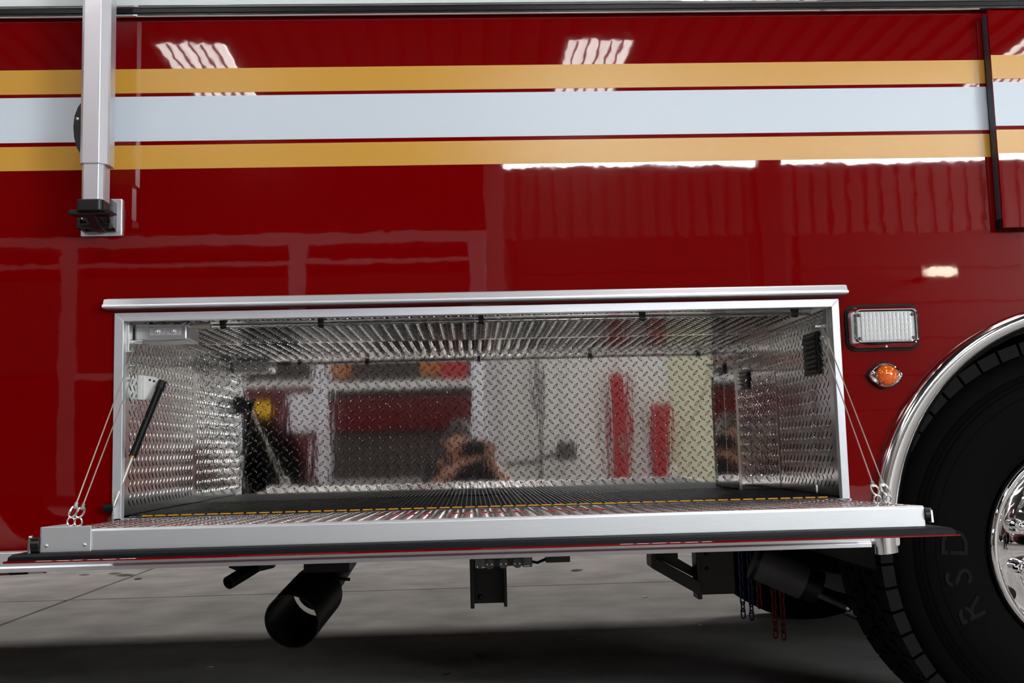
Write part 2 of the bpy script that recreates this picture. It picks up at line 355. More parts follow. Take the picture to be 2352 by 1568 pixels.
# ------------------------------------------------ compartment lining of tread plate
s_ = .002
bp = T('back_panel', MB().box(OX0, OX1, DEP, DEP + s_, OZ0, OZ1), 'tread', 'mirror-bright tread plate at the back of the compartment')
part(bp, 'raised_pattern', diamonds(OX0 + .006, OX1 - .006, OZ0 + .012, OZ1 - .002, lambda u, v, h: (u, DEP - h, v)), 'tread', kind='stuff')
cp = T('ceiling_panel', MB().box(OX0, OX1, .012, DEP, OZ1, OZ1 + s_), 'tread_side', 'tread plate ceiling of the compartment')
part(cp, 'raised_pattern', diamonds(OX0 + .004, OX1 - .004, .014, DEP - .004, lambda u, v, h: (u, v, OZ1 - h)), 'tread_side', kind='stuff')
lp = T('side_lining', MB().box(OX0 - s_, OX0, .012, DEP, OZ0, OZ1), 'tread_side', 'left tread plate side wall of the compartment')
part(lp, 'raised_pattern', diamonds(.030, DEP - .004, OZ0 + .012, OZ1 - .002, lambda u, v, h: (OX0 + h, u, v)), 'tread_side', kind='stuff')
rp = T('side_lining', MB().box(OX1, OX1 + s_, .012, DEP, OZ0, OZ1), 'tread_side', 'right tread plate side wall of the compartment')
part(rp, 'raised_pattern', diamonds(.030, DEP - .004, OZ0 + .012, OZ1 - .002, lambda u, v, h: (OX1 - h, u, v), skip=lambda u, v: u > .44 and v < .945), 'tread_side', kind='stuff')
part(rp, 'sheet_edge', MB().box(OX1 - .0022, OX1, .162, .165, OZ0, .925), 'polished')
# boxed-in corner cover, rear right
cb = T('corner_box', MB().box(.704, OX1, .45, DEP - .0005, OZ0, .942), 'tread', 'tread plate box cover in the rear right corner', bevel=.002)
part(cb, 'edge_trim', MB().box(.7005, .7075, .4465, .4525, OZ0, .944), 'polished', 'bright edge trim')
part(cb, 'edge_trim', MB().box(.704, OX1, .4475, .4535, .938, .944), 'polished')
part(cb, 'raised_pattern', diamonds(.709, OX1 - .002, OZ0 + .012, .936, lambda u, v, h: (u, .45 - h, v)), 'tread', kind='stuff')
# matting on the compartment floor
fm = T('floor_mat', MB().box(OX0, OX1, .012, DEP, OZ0 - .012, OZ0 - .003), 'mat_black', 'black ribbed matting on the compartment floor')
rb = MB(); p_ = .0112
for i in range(1, int((OX1 - OX0) / p_)):
    x = OX0 + i * p_; rb.box(x - .0012, x + .0012, .03, DEP - .002, OZ0 - .004, OZ0)
for j in range(1, int((DEP - .03) / (p_ * 2))):
    y = .03 + j * p_ * 2; rb.box(OX0 + .004, OX1 - .004, y - .0011, y + .0011, OZ0 - .004, OZ0 - .0008)
part(fm, 'mat_rib', rb, 'rib', kind='stuff')
for i in range(54):
    x = -.722 + i * .0281
    if x + .0215 < OX1: part(fm, 'edge_link', MB().box(x, x + .0215, .0215, .0285, OZ0 - .0030, OZ0 - .0006), 'yellow')

# ------------------------------------------------ fittings inside the compartment
# strip light with clips along the front of the ceiling
ls = T('strip_light', MB().tube([(-.585, .062, 1.0445), (.785, .062, 1.0465)], .0075, 14), 'clear_tube', 'clear strip light tube under the compartment ceiling', smooth=True)
part(ls, 'light_board', MB().box(-.58, .78, .0605, .0635, 1.0435, 1.0455), 'white_plastic', 'pale board inside the tube')
for x in (-.557, -.338, .025, .395, .749):
    c = MB(); pts = [(.062 + .0105 * math.cos(R(a)), 1.0455 + .0105 * math.sin(R(a))) for a in range(0, 360, 24)]
    c.prism(pts, 'x', x - .006, x + .006); c.box(x - .006, x + .006, .050, .074, 1.048, 1.0555)
    part(ls, 'clip', c, 'black_plastic', 'black clip', smooth=True)
part(ls, 'connector', MB().tube([(-.585, .062, 1.0445), (-.612, .062, 1.0435), (-.628, .064, 1.0425)], [.008, .0075, .005], 12), 'connector', 'cream cable connector', smooth=True)
# aluminium switch box
sb = T('switch_box', MB().prism([(-.752, 1.049), (-.636, 1.047), (-.6355, 1.012), (-.7515, 1.011)], 'y', .052, .155), 'cast', 'aluminium switch box at the upper left of the compartment', bevel=.004)
for x in (-.701, -.6655):
    part(sb, 'name_plate', MB().box(x - .0168, x + .0168, .0512, .0522, 1.023, 1.0405), 'satin', 'small metal switch plate')
    part(sb, 'toggle', MB().dome((x, .0512, 1.032), .0062, .007), 'chrome', 'round chrome toggle', smooth=True)
    for dx in (-.0135, .0135): part(sb, 'screw', MB().dome((x + dx, .0512, 1.032), .0018, .0012, n=8, rings=2), 'chrome', smooth=True)
for z, lab in ((1.008, 'bright bolt on the left wall'),):
    T('cross_bolt', MB().tube([(OX0, .035, 1.007), (-.728, .035, 1.007)], .0042, 10), 'zinc', 'zinc bolt sticking out of the left wall', smooth=True)
    T('cross_bolt', MB().tube([(OX1, .035, 1.010), (.785, .035, 1.010)], .0042, 10), 'zinc', 'zinc bolt sticking out of the right wall', smooth=True)
T('mount_plate', MB().box(OX0, OX0 + .004, .02, .045, .985, 1.05), 'zinc', 'zinc mounting plate inside the left rail', bevel=.001)
T('mount_plate', MB().box(OX1 - .004, OX1, .02, .045, .985, 1.05), 'zinc', 'zinc mounting plate inside the right rail', bevel=.001)
# louvred vent on the right wall
vt = T('louvre_vent', MB().box(OX1 - .006, OX1, .088, .190, .905, 1.006), 'black_plastic', 'black louvred vent on the right compartment wall', bevel=.002)
for i in range(8):
    z = .913 + i * .0115
    part(vt, 'louvre', MB().prism([(OX1 - .006, z), (OX1 - .0100, z - .002), (OX1 - .0092, z + .003), (OX1 - .006, z + .007)], 'y', .094, .184), 'black_plastic')
# gas strut with white bracket
gs = T('gas_strut', MB().tube([(-.708, .098, .908), (-.7455, .028, .754)], .0088, 16), 'black_gloss', 'black gas strut leaning on the left wall', smooth=True)
part(gs, 'end_ball', MB().tube([(-.7045, .106, .922), (-.709, .097, .904)], .0105, 14), 'black_plastic', smooth=True)
part(gs, 'collar', MB().tube([(-.7455, .028, .754), (-.7463, .0265, .7505)], .006, 12), 'brass', 'brass collar', smooth=True)
part(gs, 'rod', MB().tube([(-.7455, .028, .754), (-.770, -.018, .648)], .0035, 10), 'wire', 'thin pale piston rod', smooth=True)
part(gs, 'bracket', MB().prism([(-.748, .938), (-.722, .934), (-.713, .926), (-.714, .894), (-.728, .882), (-.748, .882)], 'y', .104, .108).prism([(-.757, .938), (-.748, .938), (-.748, .882), (-.757, .882)], 'y', .092, .1045), 'white_plastic', 'white bent bracket', bevel=.001)
for (x, z) in ((-.733, .927), (-.7235, .924)): part(gs, 'rivet', MB().dome((x, .104, z), .0028, .0012, n=10, rings=2), 'black_plastic', smooth=True)
part(gs, 'knob', MB().tube([(-.790, -.014, .645), (-.770, -.014, .645)], .0095, 16), 'black_rubber', 'black round stop', smooth=True)
part(gs, 'hinge_plate', MB().box(-.771, -.768, -.022, .010, .612, .662).box(-.771, -.70, -.022, .010, .6135, .6165), 'zinc', 'zinc angle plate', bevel=.001)

# ------------------------------------------------ drop-down door, folded out flat
door = T('drop_door', MB().box(-.795, .848, -.485, -.002, -.0530, -.0495), 'red', 'drop-down compartment door hanging open as a shelf', bevel=.001)
door.matrix_parent_inverse = Matrix.Translation(-truck.location)
door.location = (0, 0, .6225); door.rotation_euler = (R(-1.12), 0, 0)
D = lambda name, mb, m, label=None, **k: part(door, name, mb, m, label, **k)
D('front_rail', MB().prism([(-.430, 0), (-.457, 0), (-.461, -.003), (-.462, -.037), (-.430, -.037)], 'x', -.735, .797), 'brushed', 'brushed aluminium front rail', bevel=.0015)
D('end_rail', MB().box(-.735, -.705, -.430, -.012, -.037, -.0005), 'brushed')
D('end_rail', MB().box(.767, .797, -.430, -.012, -.037, -.0005), 'brushed')
D('tread_plate', MB().box(-.734, .796, -.4565, -.001, -.006, -.0002), 'tread_worn', 'tread plate inner skin')
D('raised_pattern', diamonds(-.731, .794, -.452, -.014, lambda u, v, h: (u, v, -.0002 + h)), 'tread_worn', kind='stuff')
def gasket():
    x0, x1, y0, y1 = -.790, .843, -.481, -.010
    prof = [(0, -.0495), (.001, -.043), (.006, -.0385), (.020, -.0365), (.040, -.0375), (.045, -.0495)]
    return ring(MB(), [[(x0 + d, y0 + d, z), (x1 - d, y0 + d, z), (x1 - d, y1 - d, z), (x0 + d, y1 - d, z)] for d, z in prof])
D('gasket', gasket(), 'black_rubber', 'black rubber gasket around the door edge', bevel=.002)
ep = D('end_plate', MB().box(-.742, -.656, -.4655, -.4625, -.0375, .0055).box(-.742, -.739, -.4655, -.35, -.0375, .0055), 'brushed', 'bolted aluminium plate at the left end', bevel=.0008)
for x in (-.731, -.6665): D('bolt', MB().dome((x, -.4655, -.026), .0035, .003, n=12), 'chrome', 'small dome bolt', smooth=True)
D('latch', MB().box(-.757, -.742, -.468, -.448, -.036, -.012).tube([(-.757, -.458, -.024), (-.742, -.458, -.024)], .012, 14), 'black_plastic', 'black latch block', bevel=.001)
D('striker', MB().prism([(-.466, -.040), (-.452, -.040), (-.450, -.018), (-.456, -.008), (-.462, -.010)], 'x', -.763, -.757), 'zinc', 'zinc striker hook', bevel=.001)
D('latch', MB().tube([(.797, -.455, -.016), (.806, -.455, -.016)], .0125, 14), 'black_plastic', 'black latch block', smooth=True)
D('striker', MB().prism([(-.466, -.030), (-.452, -.030), (-.448, -.012), (-.455, -.004), (-.463, -.008)], 'x', .806, .811), 'zinc', 'zinc striker hook', bevel=.001)
D('hinge', MB().tube([(-.735, -.004, -.014), (.797, -.004, -.014)], .0055, 12), 'zinc', 'long piano hinge', smooth=True)
# red lettering on the tread plate, three words, too flat to read
def letter(cx, w, seed):
    rr = random.Random(seed); mb = MB(); y0, y1, t = -.262, -.226, .0052; x0, x1 = cx - w / 2, cx + w / 2; z0, z1 = .0012, .0017
    strokes = [(x0, x0 + t, y0, y1)]
    if w > .010:
        k = seed % 4
        if k != 1: strokes.append((x0, x1, y1 - t, y1))
        if k != 2: strokes.append((x0, x1, (y0 + y1) / 2 - t / 2, (y0 + y1) / 2 + t / 2))
        if k in (0, 1): strokes.append((x1 - t, x1, y0, y1))
        if k in (2, 3): strokes.append((x0, x1, y0, y0 + t))
    for (a, b, c, d) in strokes: mb.box(a, b, c, d, z0, z1)
    return mb
k = 0
for (a, b) in ((865, 885), (899, 921), (931, 953), (964, 988), (1029, 1050), (1058, 1083), (1095, 1115), (1123, 1148), (1157, 1164), (1176, 1197), (1248, 1274), (1279, 1301), (1309, 1335), (1339, 1347), (1354, 1382)):
    k += 1; f = 2.06 / F_PX
    D('letter', letter(((a + b) / 2 - 1086) * f, (b - a) * f, k), 'red_ink', 'red painted letter' if k == 1 else None)
# eye bolts
eyes = {'left': ((-.7055, -.425), (-.6875, -.440)), 'right': ((.7275, -.425), (.7465, -.425))}
for side in eyes:
    for (x, y) in eyes[side]:
        mb = MB().tube([(x + .0065 * math.cos(R(a)), y, .012 + .0075 * math.sin(R(a))) for a in range(0, 360, 24)], .0018, 8, closed=True)
        mb.tube([(x, y, .005), (x, y, -.006)], .003, 8); D('eye_bolt', mb, 'zinc', 'zinc eye bolt', smooth=True)
# support cables with thimbles and crimps
cable_ends = {'left': (((-.7055, -.425), (-.750, .040, .990)), ((-.6875, -.440), (-.750, .058, .955))), 'right': (((.7275, -.425), (.800, .042, .985)), ((.7465, -.425), (.802, .034, 1.010)))}
th = R(-1.12)
for side in cable_ends:
    for i, ((x, y), top) in enumerate(cable_ends[side]):
        foot = Vector((x, y * math.cos(th) - .019 * math.sin(th), .6225 + y * math.sin(th) + .019 * math.cos(th))); topv = Vector(top); d = (topv - foot).normalized()
        c = T('support_cable', MB().tube([foot + d * .030, topv], .0013, 8), 'wire', '%s support cable of the drop door, %s strand' % (side, ('outer', 'inner')[i] if side == 'left' else ('inner', 'outer')[i]), smooth=True)
        w = Vector((1, 0, 0)); w = (w - d * w.dot(d)).normalized()
        loop = [foot + d * (.013 * (1 - math.cos(R(a))) * 1.25) + w * (.0065 * math.sin(R(a))) for a in range(0, 360, 24)]
        part(c, 'thimble', MB().tube(loop, .0019, 8, closed=True), 'zinc', 'bright wire thimble', smooth=True)
        part(c, 'crimp', MB().tube([foot + d * .028, foot + d * .040], .0034, 8), 'zinc', 'crimp sleeve', smooth=True)
        part(c, 'anchor', MB().tube([topv - d * .004, topv + d * .004, topv + Vector((-.012 if side == 'left' else .012, 0, .002))], .003, 8), 'zinc', 'wall anchor', smooth=True)

# ------------------------------------------------ rub rail under the door, end bracket
T('rub_rail', MB().prism([(-.002, .560), (-.012, .557), (-.012, .528), (-.016, .525), (-.016, .516), (.03, .512), (.03, .56)], 'x', -3.2, .868).prism([(-.002, .560), (-.012, .557), (-.012, .528), (-.002, .520)], 'x', .868, .884), 'satin', 'silver rub rail along the lower edge of the body', bevel=.001)
eb = T('end_bracket', MB().prism(rrect(.880, .932, .5165, .560, .006), 'y', -.014, -.008), 'polished', 'bent bright bracket beside the wheel', bevel=.001)
part(eb, 'bolt', MB().dome((.900, -.014, .547), .005, .003), 'zinc', smooth=True)

# ------------------------------------------------ wheel arch trim and wheel
def fender():
    prof = [(.006, .513, 0), (-.012, .5125, 0), (-.021, .507, 0), (-.0255, .498, .1), (-.023, .489, .35), (-.012, .480, .7), (.004, .473, 1), (.030, .468, 1.15)]
    vs = []; n_ = 72; m = len(prof); fs = []
    for i in range(n_ + 1):
        a = R(-4 + 188 * i / n_); wide = .022 * abs(math.cos(a)) ** 1.5
        for (y, r, k) in prof: vs.append((CX + (r - k * wide) * math.cos(a), y, CZ + (r - k * wide) * math.sin(a)))
    for i in range(n_):
        for h in range(m - 1): fs.append((i * m + h, i * m + h + 1, (i + 1) * m + h + 1, (i + 1) * m + h))
    return MB().add(vs, fs)
T('fender_trim', fender(), 'polished', 'polished aluminium fender ring around the wheel arch', smooth=True, autosm=60)
WX, WZ = 1.412, .493
wheel = T('wheel', MB().revolve([(.092, .246), (.062, .245), (.054, .240), (.052, .234), (.056, .227), (.085, .220), (.140, .212), (.168, .200), (.172, .185), (.150, .150), (.128, .118), (.120, .10), (.085, .092), (.075, .08), (.07, .0)], (WX, 0, WZ), 'y', 72), 'chrome', 'bright polished wheel with black truck tyre', smooth=True, autosm=50)
part(wheel, 'tyre', MB().revolve([(.09, .243), (.068, .250), (.058, .275), (.052, .31), (.050, .345), (.056, .385), (.066, .415), (.070, .418), (.074, .440), (.092, .462), (.10, .466), (.35, .466), (.372, .44), (.39, .35), (.36, .243)], (WX, 0, WZ), 'y', 96), 'tyre', 'black rubber tyre', smooth=True, autosm=40)
for r_, y_ in ((.405, .0625), (.395, .0588), (.372, .0542)):
    part(wheel, 'sidewall_rib', MB().revolve([(y_ + .002, r_ - .002), (y_ - .0012, r_), (y_ + .002, r_ + .002)], (WX, 0, WZ), 'y', 96), 'tyre', smooth=True)
def tblock(poly, r0=.462, r1=.4905):
    # poly in (angle-arc offset, y); built at angle 0 about the wheel centre
    mb = MB(); n_ = len(poly)
    def pt(p, r): a = p[0] / .49; return (r * math.cos(a), p[1], r * math.sin(a))
    return mb.add([pt(p, r0) for p in poly] + [pt(p, r1) for p in poly], [tuple(range(n_, 2 * n_))] + [(i, (i + 1) % n_, n_ + (i + 1) % n_, n_ + i) for i in range(n_)]).mesh('tread_block')
NB = 56; st = 2 * math.pi * .49 / NB; hw = st / 2 - .0035
rows = [([(-hw, .078), (hw, .078), (hw, .135), (hw * .6, .141), (-hw * .6, .141), (-hw, .135)], 0),
        ([(-hw, .158), (-hw * .5, .147), (hw * .5, .147), (hw, .158), (hw * .8, .184), (-hw * .8, .184)], .5),
        ([(-hw, .192), (hw, .192), (hw, .210), (-hw, .210)], .15),
        ([(-hw, .244), (hw, .244), (hw, .262), (-hw, .262)], .15),
        ([(-hw * .8, .270), (hw * .8, .270), (hw, .296), (hw * .5, .307), (-hw * .5, .307), (-hw, .296)], .5),
        ([(-hw, .316), (hw, .316), (hw, .368), (-hw, .368)], 0)]
rest = MB()
for poly, off in rows:
    me = tblock(poly); me.materials.append(M['tyre_block'])
    for i in range(NB):
        a = 2 * math.pi * (i + off) / NB
        if R(95) < a < R(262):
            o = bpy.data.objects.new('tread_block', me); col.objects.link(o); o.parent = wheel; o.location = (WX, 0, WZ); o.rotation_euler = (0, -a, 0)
        else:
            ca, sa = math.cos(a), math.sin(a)
            rest.add([(WX + v.co.x * ca - v.co.z * sa, v.co.y, WZ + v.co.x * sa + v.co.z * ca) for v in me.vertices], [tuple(p.vertices) for p in me.polygons])
part(wheel, 'tread_ring', rest, 'tyre_block', kind='stuff')
for i in range(10):
    a = R(18 + 36 * i); c = (WX + .150 * math.cos(a), WZ + .150 * math.sin(a))
    mb = MB().tube([(c[0], .150, c[1]), (c[0], .118, c[1]), (c[0], .108, c[1])], [.019, .017, .015], 14).dome((c[0], .108, c[1]), .015, .012)
    part(wheel, 'lug_nut', mb, 'chrome', 'chrome lug nut cover' if i == 0 else None, smooth=True, autosm=60)
for i in range(10):
    a = R(36 * i); c = (WX + .193 * math.cos(a), WZ + .193 * math.sin(a))
    part(wheel, 'hole_shade_disc', MB().tube([(c[0], .158, c[1]), (c[0], .19, c[1])], .016, 18), 'black_gloss', smooth=True)  # black discs put the dark of the hand holes into colour
def glyph(ch, size, depth):
    cu = bpy.data.curves.new('g', 'FONT'); cu.body = ch; cu.size = size; cu.extrude = depth; cu.align_x = 'CENTER'
    o = bpy.data.objects.new('g', cu); col.objects.link(o); dg = bpy.context.evaluated_depsgraph_get()
    me = bpy.data.meshes.new_from_object(o.evaluated_get(dg)); bpy.data.objects.remove(o); bpy.data.curves.remove(cu); return me
for ch, deg in (('D', 176.5), ('S', 190), ('R', 203.5)):
    me = glyph(ch, .088, .0022); a = R(deg)
    o = part(wheel, 'raised_letter', me, 'tyre_block', 'raised moulded letter %s on the tyre' % ch)
    rad = .300
    o.matrix_local = Matrix.Translation((WX + rad * math.cos(a), .0525, WZ + rad * math.sin(a))) @ Matrix.Rotation(-(a - R(90)), 4, 'Y') @ Matrix.Rotation(R(90), 4, 'X') @ Matrix.Rotation(R(0), 4, 'Z')

# ------------------------------------------------ lights beside the wheel arch
wl_ = T('scene_light', MB(), 'chrome', 'rectangular clear warning light in a chrome bezel')
lx0, lx1, lz0, lz1 = .842, 1.009, .948, 1.052
def loop(d, y, r): return [(p[0], y, p[1]) for p in rrect(lx0 + d, lx1 - d, lz0 + d, lz1 - d, r)]
mb = ring(MB(), [loop(.004, 0, .020), loop(.004, -.006, .020), loop(.006, -.012, .019), loop(.0115, -.030, .014), loop(.0135, -.034, .012), loop(.0155, -.033, .011), loop(.0165, -.020, .010), loop(.0165, -.012, .010)])
wl_.data = mb.mesh('scene_light'); finish(wl_, 'chrome', True, 0, 40)
part(wl_, 'gasket', MB().prism([(p[0], p[1]) for p in rrect(lx0, lx1, lz0, lz1, .022)], 'y', -.005, 0), 'black_rubber', 'black backing gasket')
part(wl_, 'reflector', MB().prism([(p[0], p[1]) for p in rrect(lx0 + .017, lx1 - .017, lz0 + .017, lz1 - .017, .008)], 'y', -.014, -.010), 'reflector', 'silver reflector')
lens = part(wl_, 'lens', MB().prism([(p[0], p[1]) for p in rrect(lx0 + .0168, lx1 - .0168, lz0 + .0168, lz1 - .0168, .009)], 'y', -.026, -.016), 'reflector', 'clear ribbed lens over a silver reflector', bevel=.003)
for i in range(13):
    x = lx0 + .030 + i * .0089
    part(wl_, 'lens_rib', MB().prism([(x - .0042, -.0255), (x - .0022, -.0285), (x + .0022, -.0285), (x + .0042, -.0255)], 'z', lz0 + .021, lz1 - .021), 'reflector', smooth=True)
for i in range(6):
    z = lz0 + .024 + i * .0112
    part(wl_, 'lens_rib', MB().box(lx0 + .026, lx1 - .026, -.0282, -.0252, z - .0011, z + .0011), 'reflector', bevel=.0006)
for (x, z) in ((lx0 + .023, lz0 + .026), (lx1 - .023, lz0 + .026), (lx0 + .023, lz1 - .026), (lx1 - .023, lz1 - .026)):
    part(wl_, 'screw', MB().dome((x, -.026, z), .004, .003), 'grey_paint', smooth=True)
part(wl_, 'screw', MB().dome((.926, -.020, .9555), .003, .003, axis=(0, -.5, -.8)), 'chrome', smooth=True)
# amber marker light
mx, mz = .925, .8925
def eyeloop(sx, sz, y, n=14):
    pts = []
    for i in range(2 * n):
        t = i / n
        if t < 1: x = 1 - 2 * t; z = (1 - x * x) ** .8
        else: x = -1 + 2 * (t - 1); z = -(1 - x * x) ** .8
        pts.append((mx + sx * x, y, mz + sz * z))
    return pts
ml = T('marker_light', ring(MB(), [eyeloop(.0395, .0290, -.002), eyeloop(.0385, .028, -.010), eyeloop(.0355, .0262, -.016), eyeloop(.0290, .0245, -.0175), eyeloop(.026, .0235, -.013), eyeloop(.001, .001, -.012)]), 'chrome', 'eye-shaped chrome marker light with a round amber lens', smooth=True, autosm=60)
part(ml, 'gasket', MB().prism([(p[0], p[2]) for p in eyeloop(.0415, .0310, 0)], 'y', -.006, 0), 'black_rubber', 'black rubber base')
part(ml, 'lens', MB().dome((mx - .001, -.013, mz - .001), .0240, .017, n=28, rings=7), 'amber', 'round amber lens', smooth=True)
for i in range(6):
    a = R(60 * i + 15); part(ml, 'lens_facet', MB().dome((mx + .0115 * math.cos(a), -.0264, mz + .0115 * math.sin(a)), .0040, .0016, n=6, rings=2), 'amber_dark')

# ------------------------------------------------ awning arm at the left
aw = T('awning_arm', MB().prism([(-.818, -.070), (-.818, -.112), (-.8105, -.120), (-.7765, -.120), (-.763, -.106), (-.760, -.102), (-.760, -.070)], 'z', 1.372, 3.0), 'anodised', 'silver awning support arm standing off the body', bevel=.0012)
part(aw, 'inner_tube', MB().prism([(-.8145, -.073), (-.8145, -.109), (-.808, -.1165), (-.778, -.1165), (-.770, -.108), (-.768, -.104), (-.768, -.073)], 'z', 1.286, 1.45), 'anodised', 'narrower inner tube', bevel=.001)
part(aw, 'foot_cap', MB().prism(rrect(-.8225, -.7655, -.124, -.066, .012), 'z', 1.270, 1.294), 'black_plastic', 'black foot cap', bevel=.002)
part(aw, 'wing', MB().prism([(-.845, 1.2685), (-.838, 1.2745), (-.760, 1.2745), (-.748, 1.2690), (-.760, 1.2650), (-.82, 1.2640), (-.838, 1.2650)], 'y', -.110, -.078), 'black_plastic', 'black release wing', bevel=.002)
part(aw, 'foot_leg', MB().prism([(-.110, 1.270), (-.072, 1.270), (-.020, 1.250), (-.020, 1.243), (-.050, 1.243)], 'x', -.812, -.790), 'black_plastic', 'sloping foot of the arm', bevel=.002)
bpz = part(aw, 'base_plate', MB().box(-.853, -.763, -.008, 0, 1.239, 1.322), 'satin', 'square silver base plate', bevel=.002)
part(aw, 'bracket', MB().box(-.846, -.774, -.016, -.008, 1.247, 1.312).box(-.846, -.838, -.050, -.016, 1.247, 1.270).box(-.782, -.774, -.050, -.016, 1.252, 1.312).box(-.846, -.774, -.052, -.040, 1.247, 1.2575), 'black_plastic', 'black folding mount', bevel=.0015)
part(aw, 'bolt', MB().dome((-.807, -.052, 1.2525), .0055, .004), 'zinc', 'small zinc bolt', smooth=True)
hp = [(-.816, 1.512), (-.826, 1.498), (-.833, 1.478), (-.835, 1.455), (-.833, 1.432), (-.828, 1.412), (-.818, 1.393), (-.816, 1.393)]
part(aw, 'handle', MB().prism(hp, 'y', -.108, -.085), 'black_plastic', 'black curved grip on the arm', bevel=.003)
part(aw, 'bolt', MB().dome((-.826, -.108, 1.472), .004, .003), 'zinc', smooth=True)
part(aw, 'bolt', MB().dome((-.8165, -.09, 1.372), .004, .005, axis=(-1, -.3, 0)), 'zinc', smooth=True)

# ------------------------------------------------ under the truck
def open_pipe(path, ro, ri, n_=36):
    mb = MB().tube(path, ro, n_, caps=False); mb2 = MB().tube(path, ri, n_, caps=False); o = len(mb.v); L = len(mb.v) - n_
    mb.v += mb2.v; mb.f += [tuple(reversed([i + o for i in f])) for f in mb2.f]
    for k in range(n_):
        mb.f.append((k, o + k, o + (k + 1) % n_, (k + 1) % n_)); mb.f.append((L + k, L + (k + 1) % n_, o + L + (k + 1) % n_, o + L + k))
    return mb
ex = T('exhaust_tip', open_pipe([(-.482, .50, .316), (-.468, .58, .336), (-.445, .70, .365)], .0735, .0705), 'black_paint', 'wide black exhaust tip under the truck', smooth=True, autosm=50)
part(ex, 'inner_pipe', MB().tube([(-.443, .66, .368), (-.425, .78, .402), (-.405, .90, .440), (-.39, 1.05, .475), (-.37, 1.5, .49)], .052, 24), 'black_paint', 'smaller inner tailpipe', smooth=True)
part(ex, 'hanger', MB().box(-.47, -.345, .62, .70, .425, .54).box(-.345, -.330, .64, .68, .455, .475).box(-.43, -.33, .66, .69, .50, .515), 'black_paint', 'black hanger bracket', bevel=.003)
for (x, z) in ((-.337, .515), (-.335, .462), (-.36, .405)): part(ex, 'bolt', MB().tube([(x - .03, .66, z), (x + .012, .66, z - .004)], .0045, 8), 'black_paint', smooth=True)
for a in (15, 255):
    q = R(a); part(ex, 'spacer', MB().tube([(-.455 + .048 * math.cos(q), .655, .352 + .048 * math.sin(q)), (-.455 + .072 * math.cos(q), .655, .352 + .072 * math.sin(q))], .006, 8), 'black_paint', smooth=True)
dp = T('drain_pipe', open_pipe([(-.627, .42, .430), (-.585, .50, .455), (-.54, .62, .485), (-.50, .8, .51)], .017, .0145, 20), 'black_paint', 'small black pipe beside the exhaust', smooth=True)
part(dp, 'bracket', MB().prism([(-.64, .54), (-.645, .46), (-.60, .44), (-.53, .455), (-.49, .54)], 'y', .50, .53), 'black_paint')
ch = T('channel_post', MB().box(-.014, .078, .40, .41, .362, .54).box(-.014, -.004, .355, .41, .356, .54).box(.070, .078, .355, .41, .358, .54), 'black_paint', 'black channel post hanging below the body', bevel=.002)
part(ch, 'bolt', MB().dome((.012, .40, .378), .008, .006), 'black_paint', smooth=True)
ul = T('ground_light', MB().prism(rrect(.002, .126, .490, .530, .012), 'y', .065, .10), 'black_plastic', 'small clear ground light under the body', bevel=.002)
for i, x in enumerate((.012, .116)): part(ul, 'end_lens', MB().tube([(x, .062, .512), (x, .062, .488)], .0115, 14), 'clear_tube', 'clear end lens', smooth=True)
for x in (.032, .063, .094):
    part(ul, 'lens', MB().dome((x, .060, .497), .0115, .006, n=14), 'clear_tube', 'clear lens', smooth=True)
    for dx in (-.006, .005): part(ul, 'diode', MB().dome((x + dx, .056, .496), .0022, .002, n=8, rings=2), 'chrome', smooth=True)
part(ul, 'cable', MB().tube([(.125, .08, .497), (.14, .08, .494), (.155, .08, .500), (.17, .08, .506)], .0032, 8), 'black_rubber', 'black cable', smooth=True)
part(ul, 'junction_box', MB().box(.158, .213, .07, .10, .494, .54), 'black_plastic', 'black junction box', bevel=.002)
st_ = T('step_bracket', MB().box(.585, .690, .50, .512, .352, .54).box(.580, .592, .46, .52, .346, .54), 'black_paint', 'black gusseted bracket under the body', bevel=.002)
part(st_, 'brace', MB().prism([(.458, .54), (.458, .434), (.462, .430), (.586, .356), (.586, .392), (.470, .458), (.470, .54)], 'y', .44, .52), 'black_paint', 'sloping brace', bevel=.002)
part(st_, 'web', MB().prism([(.465, .54), (.465, .46), (.586, .395), (.586, .42), (.54, .448), (.54, .54)], 'y', .505, .52), 'black_paint')
for z in (.42, .46): part(st_, 'bolt', MB().dome((.615, .50, z), .006, .005), 'black_paint', smooth=True)
sp = T('suspension_cylinder', MB().tube([(.775, .62, .425), (.905, .60, .365)], .050, 28), 'grey_paint', 'grey cylinder of the front suspension', smooth=True, autosm=50)
part(sp, 'end_cap', MB().tube([(.905, .60, .365), (.945, .595, .347)], .046, 24), 'black_paint', 'black end cap', smooth=True, autosm=50)
part(sp, 'clamp', MB().tube([(.775, .62, .425), (.786, .618, .420)], .054, 24), 'black_paint', smooth=True, autosm=50)
part(sp, 'rod', MB().tube([(.93, .56, .335), (1.005, .55, .300)], .009, 12), 'grey_paint', smooth=True)
part(sp, 'rod_end', MB().dome((1.008, .545, .299), .011, .01, axis=(.5, -1, -.2)), 'chrome', 'shiny rod end', smooth=True)
part(sp, 'leaf_spring', MB().prism([(.84, .425), (.90, .398), (.96, .385), (1.07, .368), (1.07, .360), (.96, .377), (.90, .389), (.84, .416)], 'y', .66, .74), 'galv', 'pale leaf spring')
part(sp, 'side_plate', MB().prism([(.90, .388), (.985, .372), (1.06, .362), (1.10, .300), (1.02, .325), (.93, .362)], 'y', .70, .71), 'galv', 'pale steel plate')
T('chassis_rail', MB().box(-3.1, 3.1, 1.0, 1.06, .44, .54), 'black_paint', 'long black chassis rail')
T('axle', MB().tube([(WX, .36, WZ - .02), (WX, 2.2, WZ - .02)], .06, 16), 'black_paint', 'front axle beam', smooth=True)
